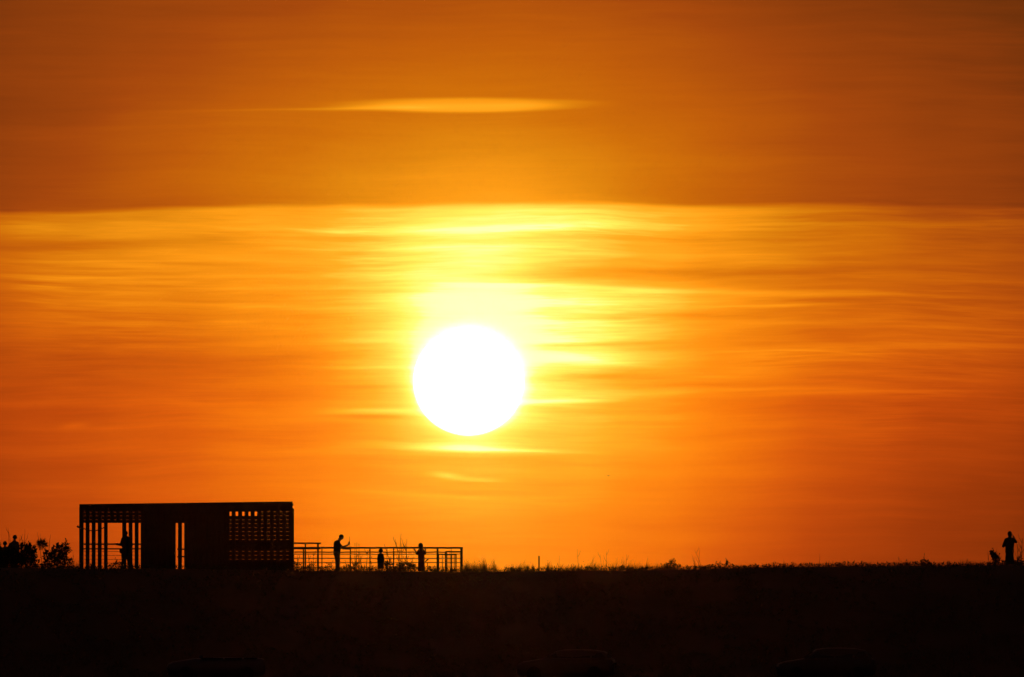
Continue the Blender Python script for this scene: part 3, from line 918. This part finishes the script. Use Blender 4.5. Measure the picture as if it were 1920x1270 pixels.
bush('low_shrub', 'low shrub under the wires at the right end of the shelter', 'shrub', 575, 552.0, [(560, 1062, 9, 6), (585, 1064, 8, 5), (552, 1060, 5, 6), (598, 1067, 6, 4)], 80, base_py=1078)
# crest shrubs to the right
bush('low_shrub', 'rounded dark shrub right of centre on the crest with upright sprigs', 'shrub', 1258, 549.5, [(1252, 1062, 7, 7), (1262, 1059, 5, 8), (1270, 1064, 8, 6), (1246, 1067, 7, 4), (1256, 1054, 2.5, 5), (1263, 1052, 1.8, 4)], 120, base_py=1074)
bush('low_shrub', 'wide low shrub right of the tall bare stalks on the crest', 'shrub', 1345, 549.5, [(1335, 1064, 9, 5), (1350, 1063, 9, 6), (1363, 1060, 5, 6), (1362, 1056, 2.6, 4), (1376, 1064, 9, 5), (1320, 1067, 7, 3)], 120, base_py=1074)
bush('low_shrub', 'dark shrub with one tall sprig far right on the crest', 'shrub', 1733, 549.5, [(1731, 1054, 2.6, 7), (1738, 1056, 5, 4), (1742, 1060, 8, 4), (1728, 1060, 7, 4), (1700, 1059, 12, 3.5)], 120, base_py=1070)
bush('leaning_bush', 'small dark bush leaning left beside the woman with the camera', 'bush', 1868, 549.6, [(1862, 1039, 5, 4), (1866, 1045, 5.5, 5), (1870, 1049, 4, 4), (1860, 1036, 3, 2)], 330, Ls=(.06, .12), base_py=1068)
bush('low_shrub', 'dark shrub behind the skirt of the woman with the camera', 'shrub', 1910, 550.9, [(1908, 1054, 6, 6), (1913, 1050, 3, 9), (1902, 1058, 8, 5), (1884, 1058, 5, 5), (1916, 1060, 6, 6)], 120, base_py=1070)

for a in [(18, 990, 1050, -3, 1, 'tall bare stalk just left of the broad shouldered man\'s head'), (22, 998, 1045, -6, 2, 'forked bare stalk beside the broad shouldered man\'s head'),
          (36, 1008, 1050, .5, 1, 'straight bare stalk at the right shoulder of the broad shouldered man'), (45, 992, 1045, 2, 2, 'faint tall stalk rising from the left end of the far left shrub'),
          (44, 1004, 1040, -5, 1, 'short crooked stalk above the left end of the far left shrub'), (74, 998, 1030, -4, 1, 'left of two thin stalks above the spiky plant'), (77, 1000, 1030, -2, 1, 'right of two thin stalks above the spiky plant'), (92, 1002, 1030, 3, 0, 'thin slanting stalk right of the spiky plant'),
          (137, 1035, 1068, 0, 1, 'upright bare stalk just left of the shelter corner'), (133, 1042, 1068, 5, 1, 'short leaning stalk next to the open leafy shrub')]:
    stalk(a[0], a[1], a[2], a[3], branches=a[4], label=a[5], thick=.016)
FST = [(656.5, 1006, 1074, -.8, 0, 'tall faint stalk rising over the hand of the bending man'), (666, 1018, 1074, -.5, 1, 'left of three stalks topping the fence right of the bending man'), (668, 1017, 1074, 1, 1, 'middle of three stalks topping the fence right of the bending man'), (673, 1019, 1074, 0, 1, 'right of three stalks topping the fence right of the bending man'),
       (678, 1034, 1074, -4, 2, 'slanting stalk between the fence posts left of the child'), (687, 1032, 1074, 2, 3, 'branched stalk close left of the child'), (700, 1045, 1074, -8, 2, 'leaning stalk touching the left side of the child'), (665, 1048, 1074, -6, 2, 'short leaning stalk below the rail right of the bending man'),
       (750, 1010, 1074, -9, 2, 'tallest stalk above the fence, leaning left'), (748, 1000, 1074, 4, 2, 'very tall thin stalk above the fence, leaning right'), (755, 1018, 1074, -3, 2, 'shorter upright stalk above the middle of the fence'), (761, 1010, 1074, 2, 2, 'tall stalk with side twigs left of the long haired person'),
       (765, 1025, 1074, -5, 2, 'stalk crossing the upper rail left of the long haired person'), (733, 1035, 1074, -7, 3, 'bent twiggy stalk right of the child'), (770, 1043, 1074, 5, 2, 'short stalk below the wires left of the long haired person'), (726, 1026, 1074, 0, 1, 'thin stalk just right of the child'),
       (556, 1040, 1074, 3, 3, 'twiggy stalk at the right wall of the shelter'), (581, 1038, 1074, -3, 2, 'stalk behind the raised rail, left one'), (588, 1036, 1074, 0, 3, 'stalk behind the raised rail, right one'), (650, 1050, 1074, -3, 0, 'short stalk at the knees of the bending man')]
for a in FST: stalk(a[0], a[1], a[2], a[3], Y=552.3, branches=a[4], label=a[5], thick=.024, group='bare stalks behind the fence')
RST = [(1048, 1042, 1074, 1, 2, 'thin stalk right of the lone marker post'), (1084, 1030, 1074, -1.5, 1, 'very thin tall stalk between marker post and dark shrub'), (1137, 1034, 1074, 0, 2, 'tall faint stalk at the centre right of the crest'), (1174, 1040, 1073, .5, 1, 'straight single stalk left of the dark sprigged shrub'),
       (1128, 1040, 1074, -3, 1, 'shorter stalk leaning left near the crest centre'), (1305, 1040, 1072, -8, 1, 'left thin stalk of the bare clump right of the dark shrub'), (1316, 1031, 1072, -14, 1, 'long stalk leaning left in the bare clump right of the dark shrub'), (1310, 1028, 1072, 2, 1, 'tallest upright stalk in the bare clump right of the dark shrub'),
       (1303, 1044, 1072, 0, 2, 'short forked stalk in the bare clump right of the dark shrub'), (1469, 1049, 1068, 0, 1, 'small upright sprig in the middle of the right crest'), (1537, 1037, 1066, 0, 0, 'single tall thin stalk on the right crest'), (1686, 1045, 1064, 0, 2, 'small sprig left of the tall dark sprig on the right crest'),
       (1863, 1028, 1066, -3, 2, 'thin stalk rising from the leaning bush'), (1867, 1030, 1066, 2, 2, 'thin stalk leaning right out of the leaning bush'), (1874, 1036, 1066, 0, 2, 'stalk between leaning bush and the woman'), (1853, 1032, 1050, -1, 0, 'faintest stalk left of the leaning bush'),
       (1912, 1010, 1066, 6, 3, 'tall forked stalk right of the woman at the picture edge'), (1910, 1020, 1066, -3, 2, 'crooked stalk close right of the woman'), (1915, 1008, 1066, 2, 2, 'outermost tall stalk right of the woman')]
for a in RST: stalk(a[0], a[1], a[2], a[3], branches=a[4], label=a[5], thick=.012 if a[0] < 1850 else .017, heads=False)

# crest grass: fine blades in tufts (nobody could count it)
gr = MB()
# (from px, to px, height px, blades, lean)
BANDS = [(868, 936, 15, 520, -3), (872, 932, 24, 130, -5), (936, 1000, 7, 160, 0), (950, 1030, 13, 300, 3), (960, 1030, 20, 70, 5), (1000, 1045, 9, 200, 2), (1045, 1150, 13, 380, 6), (1050, 1170, 22, 90, 9), (1050, 1160, 6, 300, 2), (1150, 1260, 9, 420, 2), (1180, 1260, 12, 200, 3), (1170, 1260, 19, 70, 7), (1260, 1330, 7, 220, 1), (1330, 1480, 7, 460, 0),
         (1480, 1640, 6, 520, 0), (1560, 1630, 9, 160, 1), (1640, 1760, 7, 420, 0), (1760, 1860, 8, 300, 1), (1800, 1830, 12, 60, 1), (1860, 1930, 8, 260, 0), (-20, 150, 8, 420, 0), (540, 868, 7, 700, 0), (120, 150, 14, 90, 0), (700, 720, 6, 60, 0)]
for a, b, h, n, ln in BANDS:
    tufts = [rnd.uniform(a, b) for _ in range(max(3, n // 14))]
    for k in range(int(n*1.5)):
        t = rnd.choice(tufts) + rnd.gauss(0, 2.2) if rnd.random() < .75 else rnd.uniform(a, b)
        if 1004 < t < 1017 and rnd.random() < .75: continue
        Y = D + rnd.uniform(-1.5, 1.2)
        g = G(t, Y=Y)
        hh = h * SC * (rnd.uniform(.5, 1.0) if rnd.random() < .75 else rnd.uniform(.9, 1.45)) + .06
        gr.blade(g - Vector((0, 0, .05)), hh*1.15, ((ln*.5 + rnd.gauss(0, 3.2)) * SC * (hh/(h*SC)), rnd.uniform(-.1, .1)), rnd.uniform(.009, .016))
        if rnd.random() < .10:
            tip = g + Vector((0, 0, hh*.85))
            gr.leaf(tip, (rnd.uniform(-.3, .3), 0, 1), .05, .018)
tag(gr.build('crest_grass', M['grass']), 'thin dry grass blades along the crest', 'grass', kind='stuff')
# leafy ground cover on crest and slope
gc = MB()
for k in range(9000):
    t = rnd.uniform(-60, 1980)
    dens = .25 if 870 < t < 1180 else 1.0
    if 150 < t < 545: dens = .2
    if rnd.random() > dens: continue
    Y = D + rnd.uniform(-1.4, 1.0)
    clump = math.sin(t*.11)+math.sin(t*.037+2)+math.sin(t*.29)*.6
    g = G(t, Y=Y)
    hmax = max(.03, .09 + .035*clump)
    p = g + Vector((0, 0, rnd.uniform(-.02, hmax)))
    gc.leaf(p, (rnd.uniform(-1, 1), rnd.uniform(-1, 1), rnd.uniform(-.1, 1.3)), rnd.uniform(.03, .075), rnd.uniform(.02, .04))
for k in range(16000):
    x = rnd.uniform(-30, 30); y = rnd.uniform(531, 548.5)
    z = float(ground_z(x, y))
    c_ = math.sin(x*1.7+y)+math.sin(x*.63-y*1.3)
    if c_ < -.6: continue
    for q in range(3):
        gc.leaf((x+rnd.uniform(-.1, .1), y+rnd.uniform(-.1, .1), z + rnd.uniform(-.01, .1+.05*c_)), (rnd.uniform(-1, 1), rnd.uniform(-1, 1), rnd.uniform(0, 1.5)), rnd.uniform(.08, .2), rnd.uniform(.02, .06))
tag(gc.build('ground_cover', M['leaf']), 'low leafy ground cover over the dune slope', 'ground cover', kind='stuff')


# ------------------------------------------------------------------ parked cars at the foot of the dune
def make_car(label, paint, loc, scale=1.0, rz=0.0, roof_h=1.52):
    """estate/hatchback; local -x is the front, y across, z up"""
    e = empty('parked_car', loc, label, 'car', 'cars parked at the foot of the dune', rz)
    e.scale = (scale, scale, scale)
    # lower body: stations x, z_low, z_belt, half width
    stn = [(-2.15, .38, .62, .66), (-2.10, .26, .74, .76), (-1.9, .22, .83, .84), (-1.45, .20, .90, .87), (-.95, .20, .98, .88), (-.2, .20, .98, .89), (.6, .20, .99, .89), (1.3, .20, 1.0, .87), (1.85, .22, 1.0, .83), (2.08, .28, .96, .77), (2.14, .40, .80, .68)]
    v, f = [], []
    for x, zl, zb_, w in stn:
        crown = .035
        sec = [(-w*.86, zl), (-w, zl+.18), (-w*1.01, (zl+zb_)/2), (-w*.97, zb_-.05), (-w*.90, zb_), (0, zb_+crown), (w*.90, zb_), (w*.97, zb_-.05), (w*1.01, (zl+zb_)/2), (w, zl+.18), (w*.86, zl)]
        for y, z in sec: v.append((x, y, z))
    n = 11
    for i in range(len(stn)-1):
        for j in range(n):
            a = i*n+j; b = i*n+(j+1) % n
            f.append((a, b, b+n, a+n))
    f.append(tuple(range(n))); f.append(tuple(reversed(range((len(stn)-1)*n, len(stn)*n))))
    body = mesh_obj('body', v, f, paint, e, True)
    # cabin: roof shell and glass
    H = roof_h
    gst = [(-.98, .99, .74), (-.55, H-.16, .64), (-.42, H-.07, .61), (-.1, H-.015, .60), (.6, H, .60), (1.3, H-.03, .60), (1.72, H-.10, .60), (1.98, 1.0, .72)]
    v, f = [], []
    for x, z, w in gst:
        for y, zz in ((-w-.0, .97 if z > 1.1 else z-.03), (-w, max(z-.05, .97)) , (-w*.86, z), (0, z+.02), (w*.86, z), (w, max(z-.05, .97)), (w, .97 if z > 1.1 else z-.03)):
            v.append((x, y, zz))
    for i in range(len(gst)):
        x, z, w = gst[i]
        if z > 1.1:
            v[i*7] = (x, -.80, .975); v[i*7+6] = (x, .80, .975)
    n = 7
    for i in range(len(gst)-1):
        for j in range(n-1):
            a = i*n+j
            f.append((a, a+1, a+1+n, a+n))
    cabin = mesh_obj('cabin', v, f, paint, e, True)

    def quad(nm, pts, m_):
        return mesh_obj(nm, pts, [tuple(range(len(pts)))], m_, cabin)
    quad('windscreen', [(-.99, -.66, 1.02), (-.99, .66, 1.02), (-.575, .52, H-.155), (-.575, -.52, H-.155)], M['glass'])
    quad('rear_window', [(2.0, -.6, 1.08), (1.75, -.5, H-.14), (1.75, .5, H-.14), (2.0, .6, 1.08)], M['glass'])
    for s in (-1, 1):
        yo = lambda z: s*(.80 - (.80-.60)*(z-.975)/(H-.12-.975) + .012)
        for xa, xb, xc, xd in ((-.78, .28, .28, -.42), (.36, 1.12, 1.12, .36), (1.2, 1.82, 1.62, 1.2)):
            z0, z1 = 1.03, H-.16
            quad('side_window', [(xa, yo(z0), z0), (xb, yo(z0), z0), (xc, yo(z1), z1), (xd, yo(z1), z1)], M['glass'])
        MB().box((-.72, s*.88-.06, 1.0), (-.60, s*.88+.10*s+.06, 1.13)).build('wing_mirror', paint, e)
        MB().box((-2.12, s*.62-.13, .62), (-2.02, s*.62+.13, .74)).build('headlight', M['lamp'], e)
        MB().box((2.06, s*.68-.10, .72), (2.13, s*.68+.08, .90)).build('tail_light', M['lamp'], e)
        for xw in (-1.35, 1.32):
            wv, wf = [], []
            prof = [(.20, -.11), (.30, -.115), (.325, -.08), (.325, .08), (.30, .115), (.20, .11)]
            nn = 24
            for k in range(nn):
                t = 2*math.pi*k/nn
                for r, y in prof: wv.append((xw + r*math.cos(t), s*.80 + y, .325 + r*math.sin(t)))
            for k in range(nn):
                for j in range(len(prof)-1):
                    a = k*6+j; b = ((k+1) % nn)*6+j
                    wf.append((a, a+1, b+1, b))
            w_ = mesh_obj('wheel', wv, wf, M['rubber'], e, True)
            rm = MB()
            rm.tube([(xw, s*.80-.09, .325), (xw, s*.80+.09, .325)], .20, n=20)
            rm.build('rim', M['rubber'], w_)
    MB().box((-2.17, -.28, .36), (-2.14, .28, .46)).build('number_plate', M['board'], e)
    MB().box((-2.165, -.5, .52), (-2.12, .5, .60)).build('grille', M['black'], e)
    return e


CY = 526.0


def car_at(px, roof_py, label, paint, rz):
    x = P(px, 1218, CY).x
    z0 = lot_z(x, CY) + .022
    zr = P(px, roof_py, CY).z
    make_car(label, paint, (x, CY, z0), 1.0, rz, roof_h=zr - z0 - .01)


car_at(1062, 1218, 'dark car parked below the crest near the middle, roof and bonnet faintly lit', M['paint_a'], R(-6))
car_at(1548, 1215, 'dark car parked in the shadow at the lower right, only its roofline faintly lit', M['paint_b'], R(4))
car_at(405, 1233, 'low dark car parked in the shadow at the lower left, barely visible', M['paint_c'], R(3))

# ------------------------------------------------------------------ a distant bird
bp = P(1140.5, 892.3, 700)
bd = MB()
bd.tube([(-.07, 0, 0), (-.03, 0, .004), (.02, 0, 0), (.075, 0, -.004)], [.006, .018, .016, .003], n=8)
bird = bd.build('bird', M['feather'], smooth_=True, loc=bp)
for s in (-1, 1):
    w = MB()
    w.v += [(-.03, 0, .008), (.03, 0, .008), (.015, s*.10, .045), (-.035, s*.09, .045), (.045, s*.21, .01), (.02, s*.2, .012)]
    w.f += [(0, 1, 2, 3), (3, 2, 4, 5)]
    w.build('wing', M['feather'], bird)
bird.rotation_euler = (0, 0, R(60))
tag(bird, 'tiny dark bird gliding to the lower right of the sun', 'bird')

# ------------------------------------------------------------------ thin scattering volume, added for the warm glow below the sun
hz_o = MB().box((-3100, -400, -1), (3100, 3100, 18)).build('haze', None)
hm = bpy.data.materials.new('haze'); hm.use_nodes = True
hn = hm.node_tree; hn.nodes.clear()
pvn = hn.nodes.new('ShaderNodeVolumePrincipled')
pvn.inputs['Color'].default_value = (.95, .9, .85, 1)
pvn.inputs['Density'].default_value = 0.0000014
pvn.inputs['Anisotropy'].default_value = 0.992
ho = hn.nodes.new('ShaderNodeOutputMaterial')
hn.links.new(pvn.outputs[0], ho.inputs['Volume'])
hz_o.data.materials.append(hm)
tag(hz_o, 'thin evening haze added to give the slope a warm glow', kind='stuff')
